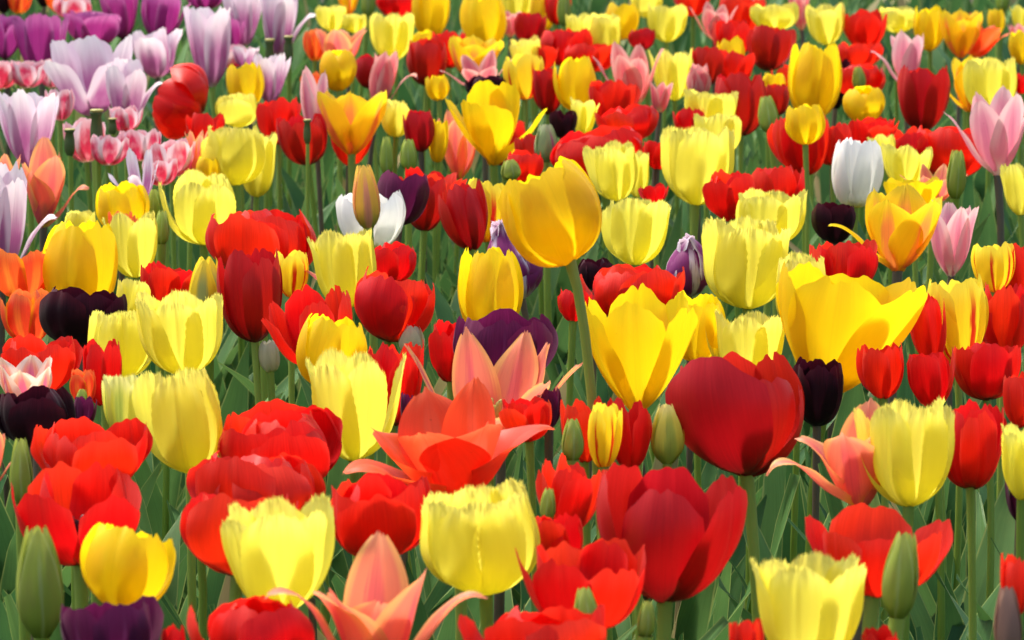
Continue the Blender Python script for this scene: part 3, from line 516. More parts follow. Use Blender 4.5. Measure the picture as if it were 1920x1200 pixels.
# ------------------------------------------------------------------ the tulips
TABLE = '''
# upper left purple / lilac bed
mp|8 25 112 66|a=-60|magenta purple tulip cut by the left edge above the striped pink ones
mp|76 22 140 108|a=30,d=92|magenta purple tulip with one dark drooping front petal, hanging lowest of its row
mp|172 18 88 112|d=58|wide frilly magenta tulip just above the tallest lilac tulip
mp|222 -30 74 78|d=28|upright magenta purple tulip at the top edge above the frilly row
mp|312 -15 78 96|d=32|magenta tulip with dark shaded cup and a petal curling left at the top edge
mp|425 32 106 70|d=60|violet magenta tulip half hidden behind the tall folded lilac tulip
mp|385 -40 20 90|d=-5|violet tulip of which only the lower petals show under the top edge
bk|4 -30 26 34||black maroon tulip in the upper left corner
bk|88 -40 14 44||dark maroon tulip peeking between orange flowers at the top edge
or|36 -30 27 50||orange tulip in the upper left corner beside the black maroon one
or|112 -34 27 58||wider orange tulip at the top edge left of the pink and white one
rw|136 -4 36 73|d=10|small raspberry and white tulip among orange and magenta at the top edge
rw|6 108 168 70||raspberry tulip with white edge cut by the left edge under the magenta row
rw|54 112 166 73||raspberry and white tulip beneath the drooping magenta petal
rw|112 165 228 57||pale pink streaked tulip behind the left shoulder of the tallest lilac tulip
rw|158 220 306 81|d=250|raspberry tulip with white flames right of the dark seed pod tip
rw|262 240 304 81|d=262|raspberry tulip with white rims under the lilac tulip beside the nodding red one
rw|324 258 334 86|d=290|lowest raspberry and white tulip, below the nodding red tulip
rw|432 82 128 78|d=84|pink and white tulip behind the golden tulips in the lilac bed
lw|165 64 220 168|a=30,h=lilac1,d=160|large lilac tulip with white tips, front petals spread in a wide V
lw|252 106 236 108|d=175,h=lilac2|lilac tulip with a white petal reaching right toward the nodding red tulip
lw|52 166 318 118|d=240,a=20|lilac tulip with domed white top at the left edge beside a dark seed pod
lw|292 50 148 100|d=98,a=30|pale lilac tulip with scalloped white top behind the nodding red tulip
lw|388 10 166 90|d=100,a=-70|tall narrow lilac tulip with a folded white rim above the nodding red tulip
lw|455 -25 90 82|d=40|pale lilac tulip at the top edge with nothing curled, left of the curled one
lw|540 -30 106 104|d=52,h=lilac2|pale lilac tulip at the top edge with a white petal curling out
lw|510 98 196 72|d=135|lilac white tulip standing behind the taller of two green seed pods
lw|460 86 128 54|d=98|small white tulip squeezed under the pale lilac one at the top edge
lw|250 272 388 96|d=335,h=splay|small pale lilac tulip with thin splayed petals above a golden tulip
lw|34 300 530 148|d=430,a=30,h=lilac2|largest lilac tulip, cut by the left edge, with a rolled white petal
sl|104 255 432 128|d=350,h=coral5|coral tulip with pointed petals at the left beside the large lilac one
sl|6 286 420 66|d=325|peach coral tulip cut by the left edge behind the large lilac one
rd|338 140 240 106|l=-66,d=190,sx=75,q=egg,m=ro|nodding red tulip leaning left on its bent stem
gy|460 116 202 72|d=140|golden tulip between the lilac tulips and the small pale yellow one
fy|443 172 240 80|d=192,a=30|small smooth pale yellow tulip under the golden one near the lilac bed
ro|385 210 268 64|d=218|red tulip showing between the nodding red and the small pale yellow ones
ro|522 180 262 74|d=206|red tulip behind the left side of the slender pink tulip
rd|566 212 312 96|d=236|dark red tulip behind the base of the slender pink tulip
pl|577 120 280 78|d=222,h=slim,m=pk|slender pale pink tulip with two upright petals and one hanging down
fy|437 230 348 122|d=296,a=10|pale yellow fringed tulip in front of its twin right of the lilac bed
fy|486 245 371 70|d=270|pale yellow fringed tulip half hidden behind its twin right of the lilac bed
gy|230 338 440 102|d=380,a=20|golden tulip behind the two pale yellow fringed tulips at the left
fy|370 314 460 146|d=385,a=-60|broad pale yellow fringed tulip standing alone at left above red blooms
gb|290 354 412 28|d=372|slim green bud beside the golden tulip at the left
sl|368 242 332 44|d=280|narrow reddish coral tulip left of the paired pale yellow fringed tulips
gy|390 292 340 46|d=300|small yellow tulip glimpsed under the paired fringed tulips
pod|507 74 152 18|d=125|bare green seed pod on a stem, left one of the top pair
pod|542 68 118 18|d=100|bare green seed pod on a stem, right one of the top pair
pod|183 206 290 24|d=262|dark green seed pod under the wide V of the large lilac tulip
pod|132 242 292 20|d=275|dark seed pod beside the pointed coral tulip at the left
pod|212 222 252 16|d=228|small dark seed pod under the lilac tulip next to the nodding red one
pod|577 224 270 14|d=252|thin green seed pod in front of the slender pale pink tulip
sl|640 48 125 100|d=75|pink coral tulip with splayed points left of the pale yellow one near the top
rw|206 250 312 73|d=268|raspberry and white tulip between two green stems under the big lilac one
rw|236 196 250 65|d=222|pink and white striped tulip just right of the dark seed pod under the lilac V
rw|300 296 350 68|d=310|raspberry tulip with white tips low among stems left of the broad fringed one
rw|100 110 166 60|d=122|raspberry tulip under the magenta row touching the big lilac one
# top middle
yo|650 -40 30 56||yellow tulip with orange stripe at the top edge left of a green bud
fy|620 8 60 60|d=28|pale yellow tulip at the top edge right of the curled lilac one
gb|691 -34 34 28|d=5|green bud at the top edge between yellow tulips
ro|742 -20 28 68|d=2|red tulip with a pale rim at the top edge above the pale yellow cup
fy|735 20 116 86|d=70,a=30|pale yellow tulip with flat top, upper middle, above red and pink ones
gy|808 -36 73 72|d=35|golden egg shaped tulip at the top edge left of the tallest golden one
gy|906 -18 94 88|d=55,s=1|big golden egg shaped tulip cut by the top edge
fy|968 -30 42 72|d=0|pale yellow tulip at the top edge right of the big golden egg
gy|1020 -24 62 54|d=12|narrow golden tulip at the top edge left of a green bud
pl|956 18 72 44|d=40|pink tulip tip showing right of the big golden egg
rd|994 22 86 62|d=50|dark red tulip below the narrow golden one at the top edge
gb|1058 -18 52 27|d=20|narrow green bud at the top edge beside the paired pale yellow tulips
fy|1088 22 106 56|d=62|left pale yellow tulip of an overlapping pair near the top middle
fy|1132 22 112 64|d=72,a=30|right pale yellow tulip of an overlapping pair near the top middle
gy|1166 4 76 66|d=38|golden tulip behind the overlapping pale yellow pair near the top
fy|1252 4 80 76|d=42|pale yellow tulip at the top edge above the two pink lily tulips
fy|1212 -24 34 62|d=0|pale yellow tulip cut by the top edge left of another pale yellow one
rd|1203 52 96 52|d=70|small red tulip under the pale yellow tulips at the top, right of the golden one
fy|664 25 62 48|d=35|small pale yellow tulip behind the pink coral points near the top
gy|634 92 172 70|d=128,h=lilyopen|yellow tulip with two sharp points above the orange striped one
rd|696 100 168 62|d=120|dark red tulip behind the left side of the leaning pink tulip
pl|738 92 212 92|d=160,l=10,h=pink1|coral pink tulip with one petal curling right, upper middle
rd|800 70 162 76|d=112|bright red tulip above the open pink tulip, left of the big golden egg
ro|840 55 120 60|d=80|red tulip partly hidden behind the big golden egg
gy|792 54 92 46|d=60|small golden tulip squeezed above the bright red one
gy|820 138 190 46|d=155|yellow tulip base behind the curled pink petal tip
yo|893 64 150 104|d=100,h=lilyopen|yellow tulip with spread pointed petals under the big golden egg
fy|984 64 128 60|d=92|pale fringed tulip above the yellow one with red streaks near the top
yr|982 100 188 80|d=140|yellow tulip with small red streaks behind the big spread golden tulip
pl|895 92 172 142|d=122,h=star|open pink tulip with star shaped petals above the spread golden tulip
bk|910 140 186 78|d=150|blackish tulip peeking just over the spread golden tulip
gy|1078 104 212 82|d=155|smooth golden egg tulip in the upper middle above the small pale bud like cup
rd|1028 125 216 60|d=150|deep red tulip between the streaked yellow and the smooth golden egg
ro|1062 52 116 86|d=75|red tulip below the green bud near the top middle
ro|1012 78 130 60|d=90|red tulip right of the pale fringed one, near the top middle
ro|1110 80 130 90|d=90|red tulip under the overlapping pale yellow pair
pl|1178 72 207 136|d=140,h=pink2|pink lily shaped tulip with cream base, upper middle, points flaring up
pl|1240 150 214 44|d=178|small pink tulip with cream base tucked right of the flaring pink one
fy|1257 88 190 86|d=136,a=-70|pale yellow smooth tulip right of the flaring pink lily tulip
fy|1097 180 253 56|d=217|small closed pale yellow tulip with greenish ribs in the upper middle
bk|1056 205 262 54|d=222|black purple tulip behind the small closed pale yellow one
ro|1175 194 258 104|d=222|open red tulip right of the small closed pale yellow one
ro|1118 236 326 150|d=275|wide red tulip above the pale fringed cup in the upper middle
yo|660 164 292 132|d=225,a=-90,h=yfan|yellow tulip with orange stripe and jagged points, upper middle left
fy|742 184 258 54|d=212|pale yellow tulip hidden behind the grey stem of the pink one
rd|785 204 286 60|d=246|small closed crimson tulip left of the spread golden tulip
gy|822 212 318 38|d=245|narrow yellow tulip between the crimson one and the salmon one
sl|866 204 338 92|d=222|salmon pink tulip behind the left of the spread golden tulip
go|930 150 313 192|d=236,h=gold1|golden tulip with one petal spread wide to the right, upper middle
gb|1024 232 306 46|d=262,m=sb|green and purple striped bud right of the spread golden tulip
rd|990 250 316 52|d=250|dark red tulip behind the striped bud
ro|985 280 336 60|d=290|red tulip under the spread golden one
gb|766 260 322 32|d=300|pointed yellow green bud under the small crimson tulip
gb|725 255 330 26|d=285|pale green bud behind the pink stem, upper middle left
gb|958 298 340 38|d=322|green bud in front of red under the spread golden tulip
yb|687 308 432 53|d=432|pointed peach and yellow bud in front of the white tulip
pu|756 318 424 100|d=385,l=6|dark purple tulip right of the peach bud and the white tulip
rd|796 332 436 84|d=362|dark red tulip beside the dark purple one, middle left
ro|812 312 400 110|d=335|red tulip above the dark red one, left of the leaning golden giant
wt|695 355 468 132|d=405,a=30,h=whiteopen|open white tulip behind the pointed peach bud
rd|868 335 472 94|d=400,l=-14|red tulip left of the red striped yellow one, leaning left
yr|915 332 456 96|d=385|yellow tulip with thin red stripes behind the leaning golden giant
gy|1031 292 502 196|d=765,sx=105,l=-22,a=-75,s=1|large golden tulip leaning left on a tall stem in the centre
fy|1144 260 378 104|d=318,a=30|pale yellow fringed tulip above another one, right of the leaning golden giant
fy|1192 280 372 50|d=298|pale yellow tulip mostly hidden behind a fringed one right of centre
ro|1225 342 378 50|d=345|small red tulip between the two pale fringed cups right of centre
fy|1192 367 498 136|d=432,a=10|pale yellow fringed tulip right of the leaning golden giant
fy|1308 232 386 142|d=318,a=-90|tall pale yellow fringed tulip with ruffled top, upper right middle
ro|1232 262 312 48|d=268|red tulip bit right of the paired pale fringed cups, upper middle
ro|1152 148 226 84|d=172|red tulip seen between the stems below the flaring pink lily tulip
ro|1046 -16 40 44|d=14|red tulip at the top edge behind a green bud
or|590 54 116 44|d=70|orange tulip beside the pale lilac curl near the top
or|582 132 176 40|d=130|orange bit of a tulip behind the slender pale pink tulip
ro|1296 -30 24 66|d=-4|red tulip cut by the top edge left of the coral pink one
ro|1378 92 156 66|d=112|red tulip behind the small yellow one with two horns
ro|1292 200 256 54|d=205|red tulip behind the uppermost pale fringed of the stack of three
ro|1480 120 176 60|d=120|red tulip behind the left side of the tall golden egg
ro|660 215 300 70|d=215|red tulip behind the orange striped yellow one with jagged points
ro|940 220 300 80|d=205|dark red tulip behind the spread golden one, its lower right showing
# top right
pl|1338 0 80 92|d=42,h=pink2|coral pink lily tulip with yellow base near the top right
ro|1392 -16 62 76|d=15|red tulip behind the pale yellow cup at the top right
ro|1372 35 108 62|d=70|red tulip right of the coral pink lily tulip near the top
fy|1452 3 58 92|d=26,a=30|pale yellow tulip cut close to the top edge above a round red one
rd|1446 45 134 94|d=98|round dark red tulip with yellow base near the top right
pl|1497 -20 60 42|d=12|pink tulip between two pale yellow ones at the top edge
fy|1547 3 85 76|d=46,a=-90|pale yellow cup at the top edge right of the round red tulip
ro|1622 16 82 72|d=45|upper red ruffled tulip at the top right
ro|1613 78 124 76|d=92|lower red ruffled tulip at the top right beside a pale pink one
fy|1683 10 62 72|d=30|pale yellow tulip at the top right left of the green based golden one
gy|1742 8 98 60|d=60|golden tulip with greenish base at the top right
yo|1803 14 110 80|d=68,h=lilyopen|yellow lily tulip with thin orange side petals at the top right
sl|1852 22 110 84|d=58,l=25,m=so|red salmon tulip leaning right at the top right
gy|1868 16 66 34|d=35|small yellow tulip tip at the top right above the leaning salmon one
fy|1916 4 62 46|d=30|pale yellow tulip cut by the right edge in the top corner
gy|1914 55 122 46|d=88|golden tulip cut by the right edge below the corner
pl|1908 42 92 40|d=55|pink petal tulip cut by the right edge near the top
gb|1880 -30 24 26|d=0|green bud at the top edge in the right corner
gy|1370 66 136 54|d=102|small yellow tulip with two horns left of the round red one
rd|1326 84 162 62|d=120|red tulip behind the narrow pink bud, upper right
pl|1310 116 192 46|d=160,h=closed|narrow half closed pink tulip right of a pale yellow one
rd|1388 134 256 96|d=190|dark red tulip left of the tall golden egg, upper right
gy|1452 136 178 44|d=150|small yellow tulip above a red one left of the tall golden egg
rd|1455 156 218 50|d=172|small red tulip directly left of the tall golden egg
fy|1333 164 242 106|d=200|pale fringed tulip, uppermost of a stack of three at upper right
fy|1345 210 294 92|d=255|pale fringed tulip in the middle of a stack of three at upper right
gb|1441 178 252 40|d=222|pale green pointed bud left of the tall golden egg
gy|1528 78 226 102|d=158,s=1|tall golden egg tulip on a long bare stem, upper right
bk|1572 95 218 44|d=130|black purple tulip hidden behind the right of the tall golden egg
pl|1682 54 166 100|d=112,h=pink3,m=pk|pale pink tulip with one petal flaring left, upper right
ro|1612 118 178 84|d=140|red tulip behind a green tip right of the tall golden egg
gb|1611 124 172 26|d=155|green pointed bud tip above a yellow tulip, upper right
gy|1620 160 232 80|d=195,h=lilyopen|yellow tulip with pointed tips below the green bud tip, upper right
ro|1498 214 316 104|d=258|red tulip behind the long bare stem of the tall golden egg
gy|1510 194 272 76|d=272|small yellow tulip tucked under the tall golden egg
ro|1560 228 302 64|d=255|red tulip right of the long bare stem, upper right
ro|1630 218 280 98|d=240,n=12,q=double|full double red tulip above the white one, upper right
rd|1732 121 248 100|d=186|closed dark red tulip with long petals, upper right
yo|1798 100 212 112|d=150,h=yflare|yellow lily tulip with a petal curling left beside the closed dark red one
fy|1856 104 216 102|d=168|pale yellow tulip behind the large pink lily tulip at right
ro|1914 136 172 34|d=140|red tulip bit at the right edge above the large pink one
pl|1856 158 333 176|d=262,h=pinkbig,m=pk|large pink lily tulip cut by the right edge
ro|1772 234 324 136|d=250|red tulip left of the large pink lily tulip
ro|1704 240 302 84|d=256|red tulip above the pale fringed one beside the white tulip
wt|1608 257 392 98|d=330|closed white tulip with yellow base at right
fy|1700 267 354 100|d=318,a=30|pale fringed tulip right of the white one
fy|1652 250 302 54|d=272|pale fringed tulip peeking behind the white one
sl|1750 306 388 128|d=330,h=star|salmon tulip with spread petals behind the golden orange one at right
gb|1793 280 376 38|d=345|tall green bud standing over the salmon tulip at right
go|1712 330 402 112|d=360|yellow tulip behind the top of the golden orange lily tulip
yo|1660 342 512 216|d=440,h=yolily|golden lily tulip flushed orange with a petal curling left, right side
pl|1788 374 522 96|d=412,m=pk|pale pink tulip right of the golden orange lily tulip
fy|1908 300 406 68|d=352|pale yellow tulip cut by the right edge below the large pink one
ro|1456 308 402 92|d=335|red tulip above the fringed cup, right of the pale cups
ro|1366 316 404 86|d=350|red tulip behind the tall ruffled fringed cup
fy|1447 350 462 136|d=395|pale fringed tulip behind the broad pale one right of centre
bk|1563 378 458 84|d=400|black tulip left of the golden orange lily tulip
# middle left
gy|148 412 596 147|d=490,s=1|large golden egg tulip at left in front of a black one
fy|243 394 522 106|d=440|pale fringed tulip right behind the large golden egg at left
fy|150 392 455 60|d=415|pale yellow tulip bit above the large golden egg at left
or|40 458 565 120|d=490|orange red tulip under the largest lilac one at the left edge
or|52 540 645 104|d=560|flamed orange and red tulip left of the black one
or|232 395 470 60|d=405|orange tulip glimpsed behind the fringed one at left
bk|156 536 654 166|d=575|black tulip behind the stem of the large golden egg at left
fy|250 519 604 66|d=545|pale fringed tulip right of the black one at left
gb|303 394 462 30|d=430|green bud under the broad fringed tulip at left
yb|389 480 618 72|d=545,m=gyb|yellow bud with green stripe left of the tall dark red tulip
ro|490 404 500 182|d=440,n=12,q=double|wide bright red tulip above the tall dark red one at left
ro|320 488 578 114|d=510|red tulip left of the yellow and green bud
rd|468 464 643 124|d=560,a=-60|tall dark red tulip in the left middle
yr|546 468 560 66|d=490|yellow and red tulip behind the tall dark red one
sl|640 456 550 190|d=490,h=star|coral tulip with petals spreading both sides of a fringed cup
ro|575 532 690 172|d=612,h=ragged|ruffled red tulip with a ragged petal hanging left
fy|640 424 578 132|d=525,a=-60|pale fringed tulip in front of the spread coral petals
ro|74 625 740 164|d=668,a=-60|broad red tulip at the left edge behind the small pink points
pl|46 664 770 104|d=715,h=crown,m=pc|pink and cream tulip with upright sharp points at the left edge
bk|66 722 842 152|d=790|black tulip in front of the sharp pink points at the left edge
sl|-4 758 945 100|d=850,h=coral5|coral pink tulip cut by the left edge beside a green bud
pu|160 742 800 44|d=748|purple bud between the black and the fringed tulips at left
gb|152 728 780 26|d=735|small green bud over the purple bud at left
or|155 690 760 50|d=705|orange tulip gap between broad red and fringed ones at left
ro|192 630 770 74|d=690|red tulip standing left of the four clustered fringed ones
fy|230 578 712 132|d=640,a=30|upper left of the four clustered fringed tulips at left
fy|335 540 705 168|d=668,a=30|upper right of the four clustered fringed tulips, with shadowed front petals
fy|236 698 829 92|d=750,m=fy2|greenish lower left of the four clustered fringed tulips
fy|332 686 889 172|d=800,a=20|lower right of the four clustered fringed tulips, the nearest one
wt|504 636 700 42|d=560,m=cb|small white tulip among the stems in the left middle
gy|622 587 730 134|d=655,a=-60|golden tulip behind the tall pale yellow one left of centre
fy|668 648 866 192|d=770,a=-120|tall pale yellow fringed tulip with smooth front left of centre
ro|525 766 905 236|d=805,n=12,q=double,a=-70|big double red tulip left of the tall pale yellow one
ro|172 780 920 230|d=840,n=8|upper of the two broad red tulips at lower left
ro|143 864 1062 246|d=955,a=-60|lower of the two broad red tulips, with a petal spread left
# centre
pw|963 404 562 112|d=480,l=-16,h=closed|purple bud with white flames left of the leaning golden giant's stem
gy|920 462 640 124|d=560,s=1|golden egg tulip in the centre above the purple one
pu|948 578 735 198|d=655,a=-90|deep purple tulip behind the open coral one in the centre
ro|740 498 642 152|d=570,l=12|glossy red tulip with dark base left of the golden egg in the centre
ro|738 452 530 86|d=490|red tulip behind the curled coral petal left of centre
ro|845 598 720 84|d=625|red tulip left of the deep purple one in the centre
sl|925 612 840 336|d=735,h=coral1|open coral pink tulip with spidery side petals in the centre
go|1200 530 778 218|d=690,a=-70,h=gold2|large golden goblet tulip right of the long bare stem
gy|1306 544 680 110|d=620|golden tulip behind the right side of the golden goblet
ro|1185 508 590 200|d=540,n=12,q=double|double red tulip above the large golden goblet
ro|1078 538 604 66|d=570|red tulip petal left of the long stem above the goblet
bk|1118 482 545 70|d=505|dark maroon tulip beneath the pale fringed cup in the centre
pw|1290 436 558 88|d=480,h=closed|purple bud with white flames left of the broad pale fringed tulip
fy|1400 400 580 170|d=500,a=30|broad pale fringed tulip with a V between front petals, right of centre
gb|772 606 665 50|d=575,c=1|cream white bud under the glossy red tulip
fy|1400 578 720 156|d=630|pale fringed tulip above the huge dark red one
fy|1502 468 620 96|d=545|pale fringed tulip behind the left of the huge golden one
go|1597 488 746 284|d=640,a=-90,h=gold3|huge golden tulip with wide flaring petals at right
ro|1582 448 560 130|d=490|red tulip between the black and the huge golden one
yr|1795 512 686 118|d=610,a=-70|yellow tulip with bold red flames right of the huge golden one
yr|1862 452 550 84|d=505|smaller red flamed yellow tulip near the right edge
ro|1738 542 690 74|d=625|red tulip between the huge golden and the red flamed yellow one
ro|1882 528 672 120|d=590|bright red tulip with dark base near the right edge
ro|1905 454 566 64|d=500|red tulip at the right edge behind the smaller flamed one
rd|1378 658 896 262|d=790,h=redhero2|huge dark red tulip right of centre
gb|1252 755 872 64|d=800,c=2|yellow green closed tulip between the goblet and the huge dark red one
pu|1530 668 800 104|d=670,m=bk|dark purple tulip under the huge golden one
ro|1650 640 750 90|d=670|red tulip behind the stems under the huge golden one
ro|1850 640 752 130|d=655|red tulip behind the stems near the right edge
ro|1745 650 765 90|d=675|red tulip behind the stems of the red flamed yellow one
sl|840 706 945 400|d=850,h=coral2,m=so|biggest coral tulip, orange red, with petals spread far left and right
ro|985 742 830 100|d=760|dark red tulip behind the right petal of the biggest coral one
pu|1030 725 810 46|d=740|dark purple tulip at the right of the open coral one
pu|766 735 800 30|d=730|dark purple petals right of the tall pale yellow fringed tulip
ro|735 634 800 120|d=690|red tulip behind the right of the tall pale yellow fringed one
ro|1092 742 870 84|d=780|red tulip left of the yellow and red ragged one in the centre
yr|1135 754 880 66|d=815|ragged yellow and red tulip behind the long bare stem
ro|1178 744 884 90|d=800|red tulip right of the yellow and red ragged one in the centre
gb|1074 784 868 42|d=830|green bud right of the biggest coral tulip
sl|1560 744 956 250|d=870,h=coral4|coral tulip with yellow base and a drooping left petal, right side
fy|1695 740 952 192|d=880,a=-80|pale yellow fringed tulip right of the yellow based coral one
ro|1820 748 920 138|d=822|red tulip behind the pale fringed one at the right
ro|1912 696 806 64|d=750|red tulip cut by the right edge above the pale one
fy|1922 788 940 92|d=880|pale fringed tulip cut by the right edge
pu|1912 870 980 56|d=845|dark purple tulip at the right edge under the pale fringed one
# bottom
gb|75 984 1200 90|d=1105,s=1|large green bud in the lower left corner
gb|40 820 950 44|d=900|green bud at the left edge under the black tulip
gy|240 979 1145 180|d=1070,a=-100|golden open cup tulip above the purple one at lower left
pu|210 1116 1280 194|d=1175,a=-70|purple tulip cut by the bottom edge at lower left
fy|520 920 1152 216|d=1060,a=-80|large pale fringed tulip at lower left in front of red ones
ro|480 862 990 262|d=890,n=12,q=double|upper red tulip behind the large pale fringed one
ro|448 922 1085 222|d=990,a=-110|lower red tulip behind the large pale fringed one, curving down left
ro|470 1116 1270 240|d=1150,a=-60|red tulip at the bottom edge beneath the large pale fringed one
ro|325 1166 1260 46|d=1165|red tulip tip at the bottom edge right of the purple one
ro|715 886 1055 204|d=960,a=30|red tulip behind the bare stem of the tall pale yellow one
sl|705 994 1290 420|d=1135,h=coral3|large coral tulip at the bottom edge with outstretched side petals
fy|900 893 1117 226|d=1020,a=-90|large pale fringed tulip at the bottom middle under the biggest coral one
ro|1072 848 1010 136|d=915|red tulip left of the large glossy red one at the bottom
ro|1046 960 1070 96|d=985|small ruffled red tulip between the fringed and the glossy red
ro|1088 1008 1190 246|d=1075,a=-60|broad red tulip left under the large glossy red one
rd|1260 866 1132 284|d=1000,h=redhero|large glossy dark red cup tulip at the bottom right of centre
gb|1027 914 980 30|d=940|small green bud tip above the small ruffled red tulip
gb|1100 1100 1190 48|d=1120|green bud in front of the broad red tulip at the bottom
ro|998 1132 1280 280|d=1170,a=-60|red tulip cut by the bottom edge in the middle
gb|1212 1125 1200 34|d=1105|green bud at the right of the broad red tulip near the bottom
ro|1648 942 1122 278|d=1020,a=-100,h=redbowl|wide open red bowl tulip behind a green bud at lower right
gb|1688 996 1166 70|d=1110,s=1|green bud in front of the wide red bowl at lower right
fy|1515 1028 1250 222|d=1150,a=-50|pale fringed tulip cut by the bottom edge at lower right
ro|1400 1158 1270 66|d=1170|red tulip at the bottom edge left of the lower right fringed one
ro|1650 1170 1260 70|d=1165|red tulip at the bottom edge right of the lower right fringed one
ro|1908 1036 1160 66|d=1090|red tulip cut by the right edge at the bottom
gb|1890 1098 1240 54|d=1165,c=3|brownish pointed bud in the lower right corner
'''

FMIN = 92          # blooms at least this wide in the photograph get a mesh for every petal

def build_tulip(kind, cx, top, bot, wpx, o, label, seed):
    if kind == 'ro' and top < 430:
        wpx *= 1.16; bot += .14 * (bot - top)
    rng = np.random.default_rng(seed)
    big = wpx >= FMIN
    Yd = row_depth(o['d']) if 'd' in o else row_depth((top + bot) / 2)
    if kind == 'pod': return build_pod(cx, top, bot, wpx, o, label, rng, Yd)
    shape, mk, name, cat, grp, smk = KIND[kind]
    c_ = o.get('c')
    if kind == 'gb' and c_: mk = {1: 'cb', 2: 'fy2', 3: 'nb'}[int(c_)]
    if kind == 'gb' and c_ == 2: name, cat, grp = 'tulip', 'tulip', 'pale yellow fringed tulips'
    mk = o.get('m', mk)
    mat = M[mk]
    grids = flower_grids(kind, o, rng, big, wpx)
    Lm = lean_matrix(o.get('l', rng.normal(0, 3.5)), o.get('f', rng.normal(-3, 3)))
    allv = np.concatenate([g_.reshape(-1, 3) for g_ in grids])
    mpp = Yd / FPX
    ext = np.ptp(allv, axis=0)
    sx = wpx * mpp / ext[0]
    sz = (bot - top) * mpp / ext[2]
    base = at(cx, bot, Yd)
    for it in range(6):
        P = base + (allv * (sx, sx, sz)) @ Lm.T
        X, Yp = project(P)
        W_, H_ = X.max() - X.min(), Yp.max() - Yp.min()
        sx *= (wpx / W_) ** .9
        sz *= ((bot - top) / H_) ** .9
        sz = min(max(sz, sx * .5), sx * 2.0)
        P = base + (allv * (sx, sx, sz)) @ Lm.T
        X, Yp = project(P)
        base[0] += (cx - (X.max() + X.min()) / 2) * mpp
        base[2] -= ((top + bot) / 2 - (Yp.max() + Yp.min()) / 2) * mpp
    foot = np.array((base[0] + o.get('sx', rng.normal(0, 14)) * mpp, Yd + rng.normal(0, .01), 0.0))
    root = bpy.data.objects.new(name, None)
    root.empty_display_size = .05
    COL.objects.link(root)
    root.location = foot
    root['label'] = label; root['category'] = cat; root['group'] = grp
    b = base - foot
    pg = [(g_.reshape(-1, 3) * (sx, sx, sz)) @ Lm.T for g_ in grids]
    pg = [p.reshape(g_.shape) + b for p, g_ in zip(pg, grids)]
    bl = None
    if big:
        bl = bpy.data.objects.new('bloom', None)
        bl.empty_display_size = .02
        COL.objects.link(bl); bl.parent = root; bl.location = b
        for p in pg:
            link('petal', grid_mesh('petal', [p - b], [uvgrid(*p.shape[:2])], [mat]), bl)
        if kind in ('ro', 'sl', 'go', 'or', 'wt', 'rd', 'yo') and wpx > 120:
            ax = Lm @ np.array((0, 0, 1.0))
            hh = sz * .36
            st = tube([ax * hh * q for q in (0, .3, .6, .85, 1, 1.03)], np.array((.5, .6, .55, .5, .85, .3)) * .0065, 6)
            link('pistil', grid_mesh('pistil', [st], [uvgrid(6, 7)], [M['stigma']]), bl)
            for k in range(6):
                az = R(60 * k + 20)
                d_ = Lm @ np.array((math.cos(az) * .32, math.sin(az) * .32, 1.0))
                q = tube([ax * .004 + d_ * hh * s_ for s_ in (0.05, .4, .5, .75, .95, 1)], (.0008, .0008, .0019, .0022, .0018, .0006), 5)
                link('stamen', grid_mesh('stamen', [q], [uvgrid(6, 6)], [M['anther'] if kind in ('ro', 'rd') else M['stigma']]), bl)
    else:
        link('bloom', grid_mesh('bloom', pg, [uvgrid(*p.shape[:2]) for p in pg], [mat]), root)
    # stem from the ground up into the base of the bloom
    n = 12
    t = np.linspace(0, 1, n)
    ax = Lm @ np.array((0, 0, 1.0))
    p0, p3 = np.zeros(3), b + ax * .002
    p1 = np.array((b[0] * .15, b[1] * .15, b[2] * .45)) + rng.normal(0, .006, 3)
    p2 = b - ax * b[2] * .35
    if abs(o.get('l', 0)) > 12: p2 = b - ax * .05
    tt = t[:, None]
    path = (1 - tt) ** 3 * p0 + 3 * (1 - tt) ** 2 * tt * p1 + 3 * (1 - tt) * tt ** 2 * p2 + tt ** 3 * p3
    rs = min(max(wpx * mpp * .050, .0026), .0038) if cat == 'tulip' else .0036
    rad = rs * np.interp(t, [0, .85, .97, 1], [1.2, .95, 1.0, 1.15])
    link('stem', grid_mesh('stem', [tube(path, rad, 8)], [uvgrid(n, 9)], [M[smk if rng.random() > .12 else 'stem_purple']]), root)
    # leaves
    nl = 3 if big else 2
    for k in range(nl):
        L = rng.uniform(.24, .36) * min(1.0, max(b[2], .3) / .40)
        lg = leaf_grid(rng, L, rng.uniform(.017, .034), rng.uniform(0, 360), rng.uniform(8, 55), twist=rng.normal(0, .7), fold=rng.uniform(.1, .5))
        lg[..., 2] += rng.uniform(0, .06)
        link('leaf', grid_mesh('leaf', [lg], [uvgrid(*lg.shape[:2])], [M['leaf']]), root)

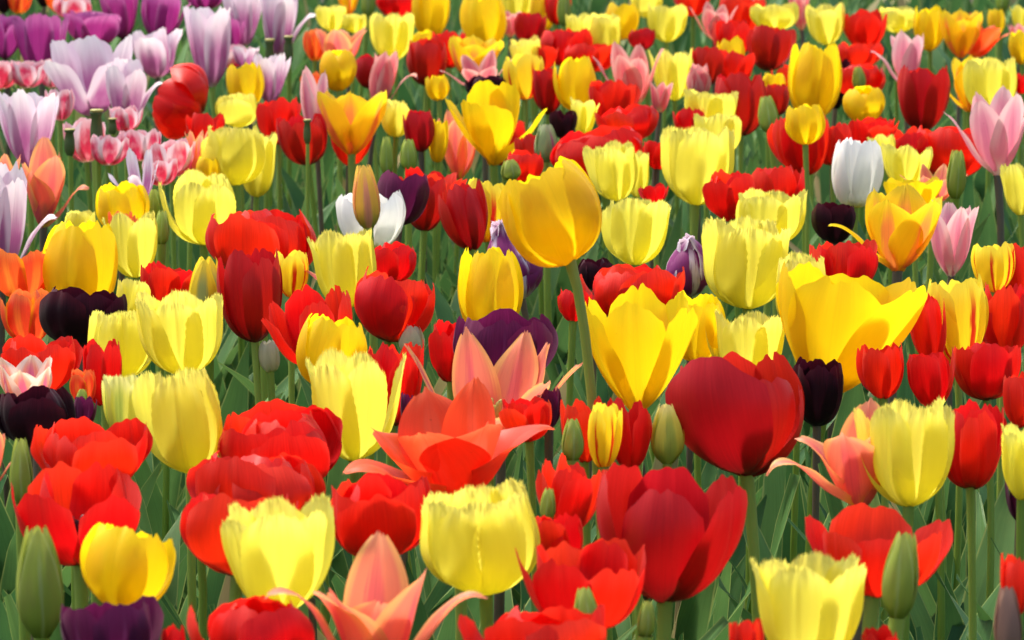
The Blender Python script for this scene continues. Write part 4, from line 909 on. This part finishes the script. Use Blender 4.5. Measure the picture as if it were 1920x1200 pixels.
def build_pod(cx, top, bot, wpx, o, label, rng, Yd):
    mpp = Yd / FPX
    base = at(cx, bot, Yd)
    foot = np.array((base[0] + rng.normal(0, .01), Yd, 0.0))
    root = bpy.data.objects.new('seed_pod', None)
    COL.objects.link(root); root.location = foot
    root['label'] = label; root['category'] = 'seed pod'; root['group'] = 'green seed pods on bare stems'
    b = base - foot
    h, r = (bot - top) * mpp, wpx * mpp / 2
    tq = np.array((0, .12, .3, .6, .85, .92, .96, 1.0))
    path = b + np.outer(tq * h, (0, 0, 1.0))
    gq = tube(path, r * np.array((.5, .85, 1, .95, .72, .95, 1.0, .3)), 12)
    ang = np.linspace(0, 2 * np.pi, 13)
    gq = path[:, None] + (gq - path[:, None]) * (1 + .16 * np.cos(3 * ang))[None, :, None]
    link('pod', grid_mesh('pod', [gq], [uvgrid(8, 13)], [M['pod']]), root)
    tq = np.array((.965, .99, 1.02, 1.03))
    path = b + np.outer(tq * h, (0, 0, 1.0))
    link('stigma', grid_mesh('stigma', [tube(path, r * np.array((.9, 1.1, 1.0, .2)), 10)], [uvgrid(4, 11)], [M['stigma']]), root)
    t = np.linspace(0, 1, 8)[:, None]
    link('stem', grid_mesh('stem', [tube(t * b + np.array((0, 0, .001)) * t, np.full(8, min(.003, r * .5)), 8)], [uvgrid(8, 9)], [M['stem']]), root)
    for k in range(2):
        lg = leaf_grid(rng, rng.uniform(.22, .3), rng.uniform(.014, .024), rng.uniform(0, 360), rng.uniform(10, 50), twist=rng.normal(0, .6))
        link('leaf', grid_mesh('leaf', [lg], [uvgrid(*lg.shape[:2])], [M['leaf']]), root)

for i, line in enumerate(l for l in TABLE.strip().splitlines() if not l.startswith('#')):
    kind, num, opt, label = line.split('|')
    cx, top, bot, wpx = [float(q) for q in num.split()]
    o = {}
    for q in opt.split(','):
        if '=' in q:
            a, b = q.split('=')
            o[a] = b if a in 'hmq' else float(b)
    build_tulip(kind, cx, top, bot, wpx, o, label, 1000 + i)

# ------------------------------------------------------------------ the mass of leaves that fills the bed between the stems
rng = np.random.default_rng(77)
gr, us = [], []
N = 5400
for k in range(N):
    Y = 1.7 + 8.3 * rng.random() ** 1.35
    half = .15 * Y + .32
    X = rng.uniform(-half, half)
    L = rng.uniform(.22, .38)
    lg = leaf_grid(rng, L, rng.uniform(.015, .034), rng.uniform(0, 360), rng.uniform(6, 60), nv=9, nu=4, twist=rng.normal(0, .8), fold=rng.uniform(.08, .5))
    gr.append(lg + np.array((X, Y, 0)))
    us.append(uvgrid(*lg.shape[:2], off=float(k)))
lv = link('leaves', grid_mesh('leaves', gr, us, [M['leaves']]))
lv['kind'] = 'stuff'
lv['label'] = 'green tulip leaves crowding the bed between the stems'
